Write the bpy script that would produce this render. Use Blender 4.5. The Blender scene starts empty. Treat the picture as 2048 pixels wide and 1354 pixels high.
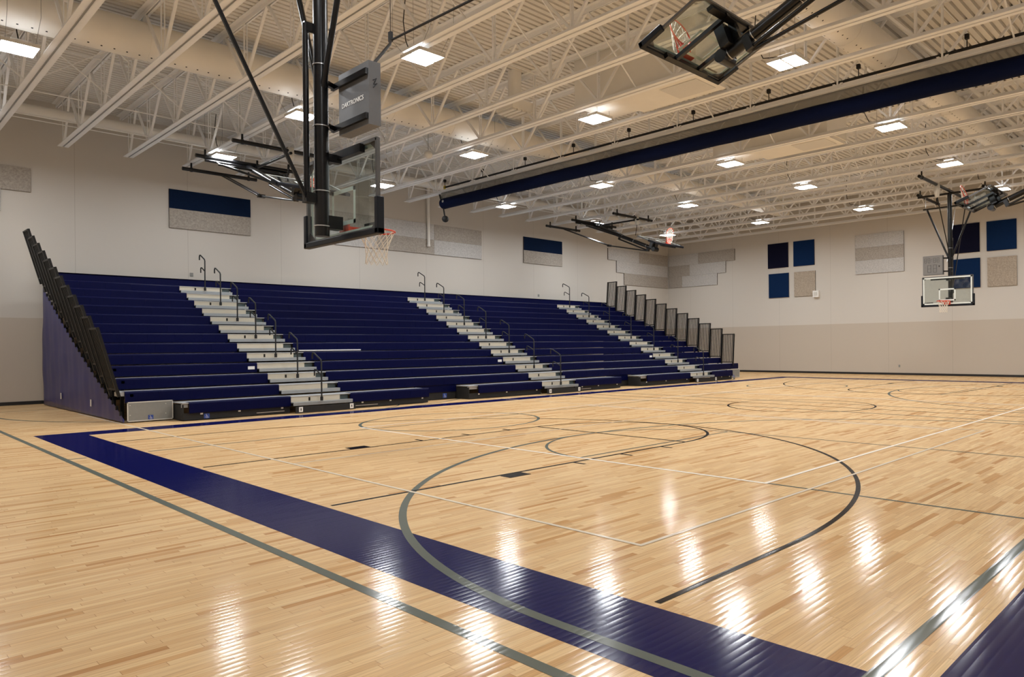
import bpy, math, random
from mathutils import Vector, Matrix
random.seed(7)
S = bpy.context.scene
COL = S.collection
PI = math.pi

# ------------------------------------------------------------------ materials
def new_mat(name):
    m = bpy.data.materials.new(name); m.use_nodes = True
    nt = m.node_tree
    return m, nt, nt.nodes['Principled BSDF']
def N(nt, t, **kw):
    n = nt.nodes.new(t)
    for k, v in kw.items():
        if k in n.inputs: n.inputs[k].default_value = v
        else: setattr(n, k, v)
    return n
def srgb(r, g, b):
    f = lambda c: (c/255/12.92) if c/255 <= .04045 else ((c/255+.055)/1.055)**2.4
    return (f(r), f(g), f(b), 1)
def math_n(nt, op, a, b=None, c=None):
    n = nt.nodes.new('ShaderNodeMath'); n.operation = op
    for i, v in enumerate((a, b, c)):
        if v is None: continue
        if isinstance(v, (int, float)): n.inputs[i].default_value = v
        else: nt.links.new(v, n.inputs[i])
    return n.outputs[0]
def plain(name, col, rough=.5, metal=0., spec=.5, var=.06, scale=30., bump=0., bscale=200.):
    """a surface of one colour with slight procedural mottling (and optional fine bump)"""
    m, nt, b = new_mat(name)
    tc = N(nt, 'ShaderNodeTexCoord')
    nz = N(nt, 'ShaderNodeTexNoise', Scale=scale, Detail=3.)
    nt.links.new(tc.outputs['Object'], nz.inputs['Vector'])
    mix = N(nt, 'ShaderNodeMix', data_type='RGBA')
    c = col
    mix.inputs[6].default_value = (c[0]*(1-var), c[1]*(1-var), c[2]*(1-var), 1)
    mix.inputs[7].default_value = (min(1, c[0]*(1+var)), min(1, c[1]*(1+var)), min(1, c[2]*(1+var)), 1)
    nt.links.new(nz.outputs['Fac'], mix.inputs[0])
    nt.links.new(mix.outputs[2], b.inputs['Base Color'])
    b.inputs['Roughness'].default_value = rough; b.inputs['Metallic'].default_value = metal
    b.inputs['Specular IOR Level'].default_value = spec
    if bump:
        n2 = N(nt, 'ShaderNodeTexNoise', Scale=bscale, Detail=2.)
        nt.links.new(tc.outputs['Object'], n2.inputs['Vector'])
        bp = N(nt, 'ShaderNodeBump', Strength=bump, Distance=.01)
        nt.links.new(n2.outputs['Fac'], bp.inputs['Height'])
        nt.links.new(bp.outputs[0], b.inputs['Normal'])
    return m

CUP = .04
def plank_bump(nt, b, strength, seam=True):
    """maple strips laid along X: returns (row id, board id) and wires the slightly cupped gloss bump"""
    geo = N(nt, 'ShaderNodeNewGeometry')
    sep = N(nt, 'ShaderNodeSeparateXYZ'); nt.links.new(geo.outputs['Position'], sep.inputs[0])
    yr = math_n(nt, 'DIVIDE', sep.outputs[1], .057)
    row = math_n(nt, 'FLOOR', yr)
    fr = math_n(nt, 'FRACT', yr)
    wn = N(nt, 'ShaderNodeTexWhiteNoise', noise_dimensions='1D'); nt.links.new(row, wn.inputs['W'])
    off = math_n(nt, 'MULTIPLY', wn.outputs[0], 13.7)
    xr = math_n(nt, 'DIVIDE', math_n(nt, 'ADD', sep.outputs[0], off), .62)
    brd = math_n(nt, 'FLOOR', xr)
    frx = math_n(nt, 'FRACT', xr)
    comb = N(nt, 'ShaderNodeCombineXYZ'); nt.links.new(row, comb.inputs[0]); nt.links.new(brd, comb.inputs[1])
    w2 = N(nt, 'ShaderNodeTexWhiteNoise', noise_dimensions='3D'); nt.links.new(comb.outputs[0], w2.inputs['Vector'])
    # edge mask between strips
    e = math_n(nt, 'MULTIPLY', math_n(nt, 'ABSOLUTE', math_n(nt, 'SUBTRACT', fr, .5)), 2.)
    ex = math_n(nt, 'MULTIPLY', math_n(nt, 'ABSOLUTE', math_n(nt, 'SUBTRACT', frx, .5)), 2.)
    edge = math_n(nt, 'MAXIMUM', math_n(nt, 'GREATER_THAN', e, .965), math_n(nt, 'GREATER_THAN', ex, .995))
    # strips cup across their width and lie a hair out of level, so the gloss stretches across the boards
    sx = N(nt, 'ShaderNodeSeparateColor'); nt.links.new(w2.outputs[1], sx.inputs[0])
    ty = math_n(nt, 'MULTIPLY', math_n(nt, 'SUBTRACT', fr, .5), CUP)
    ty = math_n(nt, 'ADD', ty, math_n(nt, 'MULTIPLY', math_n(nt, 'SUBTRACT', sx.outputs[1], .5), CUP*.22))
    nz = N(nt, 'ShaderNodeTexNoise', Scale=1.3, Detail=2.); nt.links.new(geo.outputs['Position'], nz.inputs['Vector'])
    tx = math_n(nt, 'MULTIPLY', math_n(nt, 'SUBTRACT', nz.outputs['Fac'], .5), .02)
    tx = math_n(nt, 'ADD', tx, math_n(nt, 'MULTIPLY', math_n(nt, 'SUBTRACT', sx.outputs[2], .5), .006))
    cn = N(nt, 'ShaderNodeCombineXYZ'); cn.inputs[2].default_value = 1.
    nt.links.new(tx, cn.inputs[0]); nt.links.new(ty, cn.inputs[1])
    vn = N(nt, 'ShaderNodeVectorMath', operation='NORMALIZE'); nt.links.new(cn.outputs[0], vn.inputs[0])
    nt.links.new(vn.outputs[0], b.inputs['Normal'])
    return geo, sep, w2.outputs[0], edge, comb.outputs[0]

FLOOR_ROUGH = .125
def lacquer(nt, b, col, k=1.):
    out = nt.nodes['Material Output']
    nrm = b.inputs['Normal'].links[0].from_socket
    df = N(nt, 'ShaderNodeBsdfDiffuse'); gl = N(nt, 'ShaderNodeBsdfGlossy', Roughness=FLOOR_ROUGH)
    if isinstance(col, tuple): df.inputs[0].default_value = col
    else: nt.links.new(col, df.inputs[0])
    fr = N(nt, 'ShaderNodeFresnel', IOR=1.5)
    nt.links.new(nrm, gl.inputs['Normal'])
    mx = N(nt, 'ShaderNodeMixShader')
    nt.links.new(math_n(nt, 'MINIMUM', math_n(nt, 'MULTIPLY', fr.outputs[0], k), .2), mx.inputs[0])
    nt.links.new(df.outputs[0], mx.inputs[1]); nt.links.new(gl.outputs[0], mx.inputs[2]); nt.links.new(mx.outputs[0], out.inputs[0])
    nt.nodes.remove(b)
def floor_mat():
    m, nt, b = new_mat('maple_floor')
    geo, sep, rnd, edge, cid = plank_bump(nt, b, .5)
    ramp = N(nt, 'ShaderNodeValToRGB')
    cr = ramp.color_ramp
    cr.elements[0].position = 0.; cr.elements[0].color = srgb(206, 168, 120)
    cr.elements[1].position = 1.; cr.elements[1].color = srgb(186, 140, 92)
    for p, c in ((.1, (213, 177, 130)), (.4, (220, 184, 136)), (.75, (226, 193, 146)), (.88, (210, 171, 122)), (.96, (198, 154, 103))):
        el = cr.elements.new(p); el.color = srgb(*c)
    nt.links.new(rnd, ramp.inputs[0])
    # long grain inside each strip
    va = N(nt, 'ShaderNodeVectorMath', operation='MULTIPLY'); va.inputs[1].default_value = (1.6, 55., 1.)
    nt.links.new(geo.outputs['Position'], va.inputs[0])
    vb = N(nt, 'ShaderNodeVectorMath', operation='MULTIPLY_ADD'); vb.inputs[1].default_value = (7.3, 3.1, 0)
    nt.links.new(cid, vb.inputs[0]); nt.links.new(va.outputs[0], vb.inputs[2])
    nz = N(nt, 'ShaderNodeTexNoise', Scale=1.6, Detail=5., Roughness=.6); nt.links.new(vb.outputs[0], nz.inputs['Vector'])
    r2 = N(nt, 'ShaderNodeMapRange'); r2.inputs[1].default_value = .3; r2.inputs[2].default_value = .75
    r2.inputs[3].default_value = 1.1; r2.inputs[4].default_value = .72
    nt.links.new(nz.outputs['Fac'], r2.inputs[0])
    hs = N(nt, 'ShaderNodeHueSaturation'); nt.links.new(ramp.outputs[0], hs.inputs['Color']); nt.links.new(r2.outputs[0], hs.inputs['Value'])
    dark = N(nt, 'ShaderNodeMix', data_type='RGBA'); dark.inputs[7].default_value = srgb(140, 100, 62)
    nt.links.new(hs.outputs[0], dark.inputs[6])
    nt.links.new(math_n(nt, 'MULTIPLY', edge, .6), dark.inputs[0])
    lacquer(nt, b, dark.outputs[2])
    return m
def paint_mat(name, col):
    m, nt, b = new_mat(name)
    plank_bump(nt, b, .5)
    lacquer(nt, b, col)
    return m
def wall_mat(name, axis):
    """painted panels in two tones: pale above 2.5 m, tan below, with the upright joints between the panels"""
    m, nt, b = new_mat(name)
    geo = N(nt, 'ShaderNodeNewGeometry')
    sep = N(nt, 'ShaderNodeSeparateXYZ'); nt.links.new(geo.outputs['Position'], sep.inputs[0])
    st = math_n(nt, 'GREATER_THAN', sep.outputs[2], 2.53)
    mix = N(nt, 'ShaderNodeMix', data_type='RGBA')
    mix.inputs[6].default_value = srgb(187, 177, 164); mix.inputs[7].default_value = srgb(201, 196, 188)
    nt.links.new(st, mix.inputs[0])
    a = math_n(nt, 'FRACT', math_n(nt, 'DIVIDE', math_n(nt, 'ADD', sep.outputs[axis], 100.15), 3.0))
    j = math_n(nt, 'LESS_THAN', a, .0035)
    nz = N(nt, 'ShaderNodeTexNoise', Scale=60., Detail=3.); nt.links.new(geo.outputs['Position'], nz.inputs['Vector'])
    mix2 = N(nt, 'ShaderNodeMix', data_type='RGBA', blend_type='MULTIPLY')
    mix2.inputs[7].default_value = (.72, .7, .68, 1)
    nt.links.new(mix.outputs[2], mix2.inputs[6]); nt.links.new(j, mix2.inputs[0])
    hs = N(nt, 'ShaderNodeHueSaturation'); nt.links.new(mix2.outputs[2], hs.inputs['Color'])
    mr = N(nt, 'ShaderNodeMapRange'); mr.inputs[3].default_value = .97; mr.inputs[4].default_value = 1.03
    nt.links.new(nz.outputs['Fac'], mr.inputs[0]); nt.links.new(mr.outputs[0], hs.inputs['Value'])
    nt.links.new(hs.outputs[0], b.inputs['Base Color'])
    b.inputs['Roughness'].default_value = .75; b.inputs['Specular IOR Level'].default_value = .25
    bp = N(nt, 'ShaderNodeBump', Strength=.15, Distance=.004)
    nt.links.new(nz.outputs['Fac'], bp.inputs['Height']); nt.links.new(bp.outputs[0], b.inputs['Normal'])
    return m
def felt_mat(name, col, amt=.25):
    m, nt, b = new_mat(name)
    tc = N(nt, 'ShaderNodeTexCoord')
    nz = N(nt, 'ShaderNodeTexNoise', Scale=16., Detail=7., Roughness=.85); nt.links.new(tc.outputs['Object'], nz.inputs['Vector'])
    mr = N(nt, 'ShaderNodeMapRange'); mr.inputs[1].default_value = .35; mr.inputs[2].default_value = .65
    mr.inputs[3].default_value = 1-amt; mr.inputs[4].default_value = 1+amt
    nt.links.new(nz.outputs['Fac'], mr.inputs[0])
    hs = N(nt, 'ShaderNodeHueSaturation'); hs.inputs['Color'].default_value = col
    nt.links.new(mr.outputs[0], hs.inputs['Value']); nt.links.new(hs.outputs[0], b.inputs['Base Color'])
    b.inputs['Roughness'].default_value = .9; b.inputs['Specular IOR Level'].default_value = .1
    bp = N(nt, 'ShaderNodeBump', Strength=.4, Distance=.005)
    nt.links.new(nz.outputs['Fac'], bp.inputs['Height']); nt.links.new(bp.outputs[0], b.inputs['Normal'])
    return m
def glass_mat():
    m, nt, b = new_mat('board_glass')
    out = nt.nodes['Material Output']
    tr = N(nt, 'ShaderNodeBsdfTransparent'); tr.inputs[0].default_value = (.86, .9, .89, 1)
    gl = N(nt, 'ShaderNodeBsdfGlossy', Roughness=.03)
    fr = N(nt, 'ShaderNodeFresnel')
    gg = N(nt, 'ShaderNodeNewGeometry')
    nt.links.new(math_n(nt, 'MULTIPLY_ADD', gg.outputs['Backfacing'], 1/1.5-1.5, 1.5), fr.inputs['IOR'])
    tc = N(nt, 'ShaderNodeTexCoord')
    nz = N(nt, 'ShaderNodeTexNoise', Scale=6., Detail=5., Roughness=.7); nt.links.new(tc.outputs['Object'], nz.inputs['Vector'])
    mr = N(nt, 'ShaderNodeMapRange'); mr.inputs[1].default_value = .5; mr.inputs[2].default_value = .8
    mr.inputs[3].default_value = .0; mr.inputs[4].default_value = .10
    nt.links.new(nz.outputs['Fac'], mr.inputs[0])
    df = N(nt, 'ShaderNodeBsdfDiffuse'); df.inputs[0].default_value = (.8, .82, .8, 1)
    m1 = N(nt, 'ShaderNodeMixShader'); m2 = N(nt, 'ShaderNodeMixShader')
    nt.links.new(fr.outputs[0], m1.inputs[0]); nt.links.new(tr.outputs[0], m1.inputs[1]); nt.links.new(gl.outputs[0], m1.inputs[2])
    nt.links.new(mr.outputs[0], m2.inputs[0]); nt.links.new(m1.outputs[0], m2.inputs[1]); nt.links.new(df.outputs[0], m2.inputs[2])
    nt.links.new(m2.outputs[0], out.inputs[0]); nt.nodes.remove(b)
    return m
def emit_mat(name, col, strength):
    m, nt, b = new_mat(name)
    b.inputs['Base Color'].default_value = (.8, .8, .8, 1)
    b.inputs['Emission Color'].default_value = col
    b.inputs['Emission Strength'].default_value = strength
    return m
def netting_mat():
    m, nt, b = new_mat('grey_mesh_cloth')
    b.inputs['Base Color'].default_value = srgb(120, 118, 112); b.inputs['Roughness'].default_value = .8
    b.inputs['Alpha'].default_value = .55
    return m

M = {}
M['floor'] = floor_mat()
M['p_navy'] = paint_mat('navy_court_paint', srgb(10, 14, 70))
M['p_grey'] = paint_mat('grey_court_paint', srgb(96, 101, 93))
M['p_black'] = paint_mat('black_court_paint', srgb(24, 21, 22))
M['p_white'] = paint_mat('white_court_paint', srgb(238, 228, 212))
M['p_faint'] = paint_mat('faint_court_paint', srgb(212, 198, 176))
M['wall_x'] = wall_mat('wall_paint_along_x', 0)
M['wall_y'] = wall_mat('wall_paint_along_y', 1)
M['rubber'] = plain('black_rubber', srgb(22, 20, 20), .5)
M['deck'] = plain('cream_deck_paint', srgb(221, 218, 212), .7, var=.03, scale=4)
M['steel'] = plain('cream_steel_paint', srgb(241, 241, 241), .5, var=.03, scale=6)
M['duct'] = plain('cream_duct_paint', srgb(234, 231, 224), .6, var=.04, scale=3)
M['galv'] = plain('galvanised', srgb(150, 152, 152), .4, .8)
M['black'] = plain('black_powder_coat', srgb(9, 9, 11), .28, spec=.4, var=.1)
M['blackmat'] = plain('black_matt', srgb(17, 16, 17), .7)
M['silver'] = plain('silver_steel', srgb(200, 200, 200), .3, .9)
M['seat'] = plain('navy_seat_plastic', srgb(2, 6, 51), .42, spec=.09, var=.05, scale=8)
M['alu'] = plain('brushed_aluminium', srgb(168, 174, 178), .4, .5, var=.06, scale=25)
M['cream'] = plain('cream_riser', srgb(196, 188, 170), .55)
M['deckboard'] = plain('grey_deck_board', srgb(170, 172, 173), .42, .2)
M['teal'] = plain('gap_shade_teal', srgb(86, 100, 102), .45, .4)  # tone of the shadow seen through the gap beside each riser
M['vinyl'] = plain('navy_vinyl', srgb(45, 47, 112), .42, var=.08, scale=5)
M['guard'] = plain('dark_bronze_rail', srgb(17, 15, 13), .45, spec=.3)
M['greypanel'] = plain('grey_panel', srgb(132, 133, 130), .5)
M['greypale'] = plain('pale_edge', srgb(205, 203, 196), .5)
M['plate'] = plain('white_plate', srgb(228, 226, 222), .5)
M['f_navy'] = felt_mat('felt_navy', srgb(12, 28, 54), .12)
M['f_dark'] = felt_mat('felt_dark_navy', srgb(14, 15, 36), .12)
M['f_blue'] = felt_mat('felt_blue', srgb(11, 36, 72), .12)
M['f_grey'] = felt_mat('felt_grey', srgb(165, 158, 149), .28)
M['f_light'] = felt_mat('felt_light_grey', srgb(186, 184, 181), .22)
M['f_edge'] = plain('felt_edge_with_shade', srgb(84, 76, 68), .9)  # dark panel sides, with the shadow along them painted into the colour
M['f_tan'] = felt_mat('felt_warm_grey', srgb(167, 155, 140), .3)
M['curtain'] = plain('navy_curtain_vinyl', srgb(3, 13, 44), .85, spec=.12, var=.06, scale=3)
M['mesh'] = netting_mat()
M['glass'] = glass_mat()
M['boardframe'] = plain('grey_board_frame', srgb(92, 92, 92), .4, .5)
M['white'] = plain('white_glass_enamel', srgb(226, 232, 226), .5)
M['orange'] = plain('orange_rim', srgb(206, 72, 46), .4)
M['net'] = plain('white_net_cord', srgb(228, 220, 206), .8)
M['pad'] = plain('black_blue_board_pad', srgb(8, 14, 24), .5, spec=.3)
M['clock'] = plain('grey_clock_case', srgb(105, 106, 108), .45, .2)
M['clockface'] = plain('grey_clock_face', srgb(126, 124, 121), .5)
M['digit'] = plain('dark_digit_segment', srgb(98, 96, 94), .5)
M['diffuser'] = emit_mat('lit_led_lens', (.95, .975, 1., 1), 135.)
M['ceiling_fill'] = emit_mat('ceiling_fill_glow', (.97, .98, 1., 1), 10.)  # added glow that brightens the ceiling
M['fixture'] = plain('white_fixture', srgb(215, 213, 208), .5)
M['signblue'] = plain('sign_blue', srgb(40, 70, 150), .5)
M['yellow'] = plain('yellow_tag', srgb(205, 180, 60), .5)

# ------------------------------------------------------------------ mesh builder
class MB:
    def __init__(s, mat=None):
        s.v = []; s.f = []; s.m = []; s.sm = []; s.M = mat or Matrix(); s.cur = 0; s.smooth = False
    def add(s, vs, fs):
        o = len(s.v)
        s.v += [tuple(s.M @ Vector(p)) for p in vs]
        for f in fs:
            s.f.append(tuple(i+o for i in f)); s.m.append(s.cur); s.sm.append(s.smooth)
        return s
    def box(s, x0, x1, y0, y1, z0, z1):
        vs = [(x, y, z) for x in (x0, x1) for y in (y0, y1) for z in (z0, z1)]
        sm = s.smooth; s.smooth = False
        s.add(vs, [(0, 1, 3, 2), (4, 6, 7, 5), (0, 4, 5, 1), (2, 3, 7, 6), (0, 2, 6, 4), (1, 5, 7, 3)])
        s.smooth = sm; return s
    def beam(s, a, b, w, h=None, up=(0, 0, 1), cap=True):
        """rectangular bar from a to b, w across, h along 'up'"""
        h = h or w; a = Vector(a); b = Vector(b); d = (b-a).normalized(); u = Vector(up)
        r = d.cross(u)
        if r.length < 1e-4: r = d.cross(Vector((1, 0, 0)))
        r.normalize(); u = r.cross(d)
        vs = [p+r*i*w/2+u*j*h/2 for p in (a, b) for i, j in ((-1, -1), (1, -1), (1, 1), (-1, 1))]
        fs = [(0, 1, 5, 4), (1, 2, 6, 5), (2, 3, 7, 6), (3, 0, 4, 7)]
        if cap: fs += [(3, 2, 1, 0), (4, 5, 6, 7)]
        sm = s.smooth; s.smooth = False; s.add(vs, fs); s.smooth = sm; return s
    def tube(s, path, r, n=10, cap=True, closed=False):
        P = [Vector(p) for p in path]; L = len(P); rs = r if isinstance(r, (list, tuple)) else [r]*L
        sm = s.smooth; vs = []; prev = None
        for i, p in enumerate(P):
            if closed: d = (P[(i+1) % L]-P[i-1])
            else: d = (P[min(i+1, L-1)]-P[max(i-1, 0)])
            d.normalize()
            if prev is None:
                r0 = d.cross(Vector((0, 0, 1)))
                if r0.length < 1e-3: r0 = d.cross(Vector((1, 0, 0)))
            else: r0 = prev-d*prev.dot(d)
            r0.normalize(); prev = r0; u = d.cross(r0)
            vs += [p+(r0*math.cos(2*PI*k/n)+u*math.sin(2*PI*k/n))*rs[i] for k in range(n)]
        fs = []
        for i in range(L if closed else L-1):
            j = (i+1) % L
            fs += [(i*n+k, i*n+(k+1) % n, j*n+(k+1) % n, j*n+k) for k in range(n)]
        s.smooth = True; o = len(s.v); s.add(vs, fs)
        s.smooth = False
        if cap and not closed:
            s.add(vs[:n][::-1], [tuple(range(n))]); s.add(vs[-n:], [tuple(range(n))])
        s.smooth = sm; return s
    def prism(s, poly, axis, a, b):
        """polygon in the two other axes extruded along axis from a to b"""
        def P(p, t):
            q = list(p); q.insert(axis, t); return tuple(q)
        n = len(poly); vs = [P(p, a) for p in poly]+[P(p, b) for p in poly]
        fs = [tuple(range(n))[::-1], tuple(range(n, 2*n))]+[(i, (i+1) % n, n+(i+1) % n, n+i) for i in range(n)]
        sm = s.smooth; s.smooth = False; s.add(vs, fs); s.smooth = sm; return s
    def lathe(s, prof, c, n=20, axis=2):
        """profile of (radius, height) turned round an axis through c"""
        vs = []
        for r, h in prof:
            for k in range(n):
                t = 2*PI*k/n; q = [r*math.cos(t), r*math.sin(t)]; q.insert(axis, h)
                vs.append(tuple(c[i]+q[i] for i in range(3)))
        fs = [(i*n+k, i*n+(k+1) % n, (i+1)*n+(k+1) % n, (i+1)*n+k) for i in range(len(prof)-1) for k in range(n)]
        sm = s.smooth; s.smooth = True; s.add(vs, fs); s.smooth = sm; return s
    def build(s, name, mats, parent=None, loc=None, recalc=True):
        if not isinstance(mats, (list, tuple)): mats = [mats]
        me = bpy.data.meshes.new(name); me.from_pydata(s.v, [], s.f)
        for mt in mats: me.materials.append(M[mt])
        me.polygons.foreach_set('material_index', s.m); me.polygons.foreach_set('use_smooth', s.sm)
        import bmesh
        bm = bmesh.new(); bm.from_mesh(me)
        if recalc: bmesh.ops.recalc_face_normals(bm, faces=bm.faces); bm.to_mesh(me); bm.free()
        me.update()
        o = bpy.data.objects.new(name, me); COL.objects.link(o)
        if parent: o.parent = parent
        if loc: o.location = loc
        return o
def tag(o, label=None, cat=None, group=None, kind=None):
    if label: o['label'] = label
    if cat: o['category'] = cat
    if group: o['group'] = group
    if kind: o['kind'] = kind
    return o
def thing(name, loc, label, cat, group=None):
    o = bpy.data.objects.new(name, None); o.empty_display_size = .2; o.location = loc; COL.objects.link(o)
    return tag(o, label, cat, group)
def copy_tree(o, parent=None):
    c = o.copy(); COL.objects.link(c)
    if parent: c.parent = parent
    for ch in list(o.children): copy_tree(ch, c)
    return c
ORD = 'first second third fourth fifth sixth seventh eighth ninth tenth eleventh twelfth thirteenth fourteenth fifteenth sixteenth seventeenth eighteenth nineteenth twentieth twenty-first twenty-second twenty-third twenty-fourth twenty-fifth'.split()

# ------------------------------------------------------------------ room
XN, XF, YR, YL, ZC = -4.85, 30.45, -10.15, 18.55, 8.95
T = .3
def struct(name, mb, mats):
    return tag(mb.build(name, mats), kind='structure')
floor = struct('floor', MB().box(XN-T, XF+T, YR-T, YL+T, -.2, 0), 'floor')
struct('wall_left', MB().box(XN-T, XF+T, YL, YL+T, 0, 9.3), 'wall_x')
struct('wall_right', MB().box(XN-T, XF+T, YR-T, YR, 0, 9.3), 'wall_x')
struct('wall_far', MB().box(XF, XF+T, YR, YL, 0, 9.3), 'wall_y')
struct('wall_near', MB().box(XN-T, XN, YR, YL, 0, 9.3), 'wall_y')
bz = .1
struct('baseboard_left', MB().box(XN, XF, YL-.015, YL, 0, bz), 'rubber')
struct('baseboard_right', MB().box(XN, XF, YR, YR+.015, 0, bz), 'rubber')
struct('baseboard_far', MB().box(XF-.015, XF, YR, YL, 0, bz), 'rubber')
struct('baseboard_near', MB().box(XN, XN+.015, YR, YL, 0, bz), 'rubber')
# corrugated deck: flutes along X
mb = MB(); prof = []; y = YR
pitch = .19; dp = .08
while y < YL:
    prof += [(y, ZC), (y+.12, ZC), (y+.13, ZC+dp), (y+.18, ZC+dp)]; y += pitch
vs = []; fs = []
for i, (yy, zz) in enumerate(prof): vs += [(XN, yy, zz), (XF, yy, zz)]
for i in range(len(prof)-1): fs.append((2*i, 2*i+1, 2*i+3, 2*i+2))
mb.add(vs, fs)
mb.box(XN-T, XF+T, YR-T, YL+T, ZC+.12, ZC+.3)
struct('ceiling', mb, 'deck')

# ------------------------------------------------------------------ court lines (painted on the floor)
def line_obj(name, mb, mat): return mb.build(name, mat, floor, None, False)
_zc = [0]
def rect(mb, x0, x1, y0, y1, z):
    _zc[0] = (_zc[0]+1) % 17; z += 2.5e-5*_zc[0]
    mb.add([(x0, y0, z), (x1, y0, z), (x1, y1, z), (x0, y1, z)], [(0, 1, 2, 3)])
def arc(mb, cx, cy, r, a0, a1, w, z, n=96):
    _zc[0] = (_zc[0]+1) % 17; z += 2.5e-5*_zc[0]
    vs = []; fs = []
    for i in range(n+1):
        t = a0+(a1-a0)*i/n
        for q in (r-w, r): vs.append((cx+q*math.cos(t), cy+q*math.sin(t), z))
    for i in range(n): fs.append((2*i, 2*i+1, 2*i+3, 2*i+2))
    mb.add(vs, fs)
HX, HY, BW = 25.6, 7.62, .68
ZN, ZG, ZB, ZW = .0008, .0014, .002, .0026
mb = MB()
rect(mb, -BW, HX+BW, HY, HY+BW, ZN); rect(mb, -BW, HX+BW, -HY-BW-.6, -HY, ZN)
rect(mb, -BW, 0, -HY, HY, ZN); rect(mb, HX, HX+BW, -HY, HY, ZN)
line_obj('court_border', mb, 'p_navy')
LW = .05
for flip in (0, 1):
    fx = (lambda x: x) if not flip else (lambda x: HX-x)
    def R2(mb, x0, x1, y0, y1, z): rect(mb, min(fx(x0), fx(x1)), max(fx(x0), fx(x1)), y0, y1, z)
    def A2(mb, cx, cy, r, a0, a1, w, z, n=96):
        if flip: arc(mb, HX-cx, cy, r, PI-a1, PI-a0, w, z, n)
        else: arc(mb, cx, cy, r, a0, a1, w, z, n)
    mb = MB()
    R2(mb, .06, 1.6, 5.97, 6.02, ZB); R2(mb, .06, 1.6, -6.02, -5.97, ZB)
    A2(mb, 1.6, 0, 6.02, -PI/2, PI/2, LW, ZB)
    line_obj('three_point_line', mb, 'p_black')
    mb = MB()
    R2(mb, .06, 5.79, 1.78, 1.83, ZB); R2(mb, .06, 5.79, -1.83, -1.78, ZB); R2(mb, 5.74, 5.79, -1.83, 1.83, ZB)
    A2(mb, 5.77, 0, 1.83, -PI/2, PI/2, LW, ZB)
    for sg in (1, -1):
        def RM(x0, x1, a, b): R2(mb, x0, x1, min(sg*a, sg*b), max(sg*a, sg*b), ZB)
        RM(2.08, 2.4, 1.84, 2.04)
        for xx in (3.28, 4.2, 5.1): RM(xx, xx+.05, 1.83, 2.04)
    line_obj('free_throw_lane', mb, 'p_black')
mb = MB(); rect(mb, 12.775, 12.825, -7.6, 7.6, ZB); line_obj('division_line', mb, 'p_black')
mb = MB(); arc(mb, 12.8, 0, 1.83, 0, 2*PI, LW, ZB); line_obj('centre_circle', mb, 'p_black')
CX0, CYC = 5.45, 4.17       # cross courts played across the room
for flip in (0, 1):
    cx = CX0 if not flip else HX-CX0
    mb = MB()
    rect(mb, cx-6.43, cx-6.36, -7.36, 15.7, ZG); rect(mb, cx+6.36, cx+6.43, -7.36, 15.7, ZG)
    rect(mb, cx-6.43, cx+6.43, -7.42, -7.34, ZG); rect(mb, cx-6.43, cx+6.43, 15.68, 15.75, ZG)
    for xa, xb in ((cx-6.36, -BW-.02), (max(cx-6.36, .05), min(cx+6.36, HX-.05)), (HX+BW+.02, cx+6.36)):
        if xb > xa: rect(mb, xa, xb, CYC-.025, CYC+.025, ZG)
    line_obj('cross_court_boundary', mb, 'p_grey')
    mb = MB(); arc(mb, cx, CYC, 1.83, 0, 2*PI, .06, ZG); line_obj('cross_court_circle', mb, 'p_grey')
    for yb, sg in ((-7.36, 1), (15.7, -1)):
        mb = MB(); yh = yb+sg*1.6
        a0, a1 = (0, PI) if sg > 0 else (PI, 2*PI)
        arc(mb, cx, yh, 6.02, a0, a1, .07, ZG, 120)
        for e in (-1, 1):
            xa = cx+e*6.02; xb = cx+e*5.95
            rect(mb, min(xa, xb), max(xa, xb), min(yb, yh), max(yb, yh), ZG)
        line_obj('cross_court_arc', mb, 'p_grey')
        mb = MB(); yf = yb+sg*5.79
        for e in (-1, 1):
            xa = cx+e*1.83; xb = cx+e*1.79
            rect(mb, min(xa, xb), max(xa, xb), min(yb, yf), max(yb, yf), ZG)
        rect(mb, cx-1.83, cx+1.83, min(yf, yf-sg*.045), max(yf, yf-sg*.045), ZG)
        arc(mb, cx, yf, 1.83, a0, a1, .045, ZG, 60)
        line_obj('cross_court_lane', mb, 'p_grey')
    mb = MB(); w = .04
    ys0, ys1 = CYC-9.3, CYC+9.14
    for xx in (cx-4.55, cx+4.51): rect(mb, xx, xx+w, ys0, ys1, ZW)
    for yy in (ys0, CYC-3.05, CYC+3.05, ys1): rect(mb, cx-4.55, cx+4.55, yy, yy+w, ZW)
    line_obj('cross_volleyball_line', mb, 'p_faint')
mb = MB(); w = .05
for xx in (3.6, 9.75, 15.8, 21.95): rect(mb, xx, xx+w, -4.6, 4.5, ZW)
for yy in (-4.6, 4.5): rect(mb, 3.6, 22., yy, yy+w, ZW)
line_obj('volleyball_line', mb, 'p_white')

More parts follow.
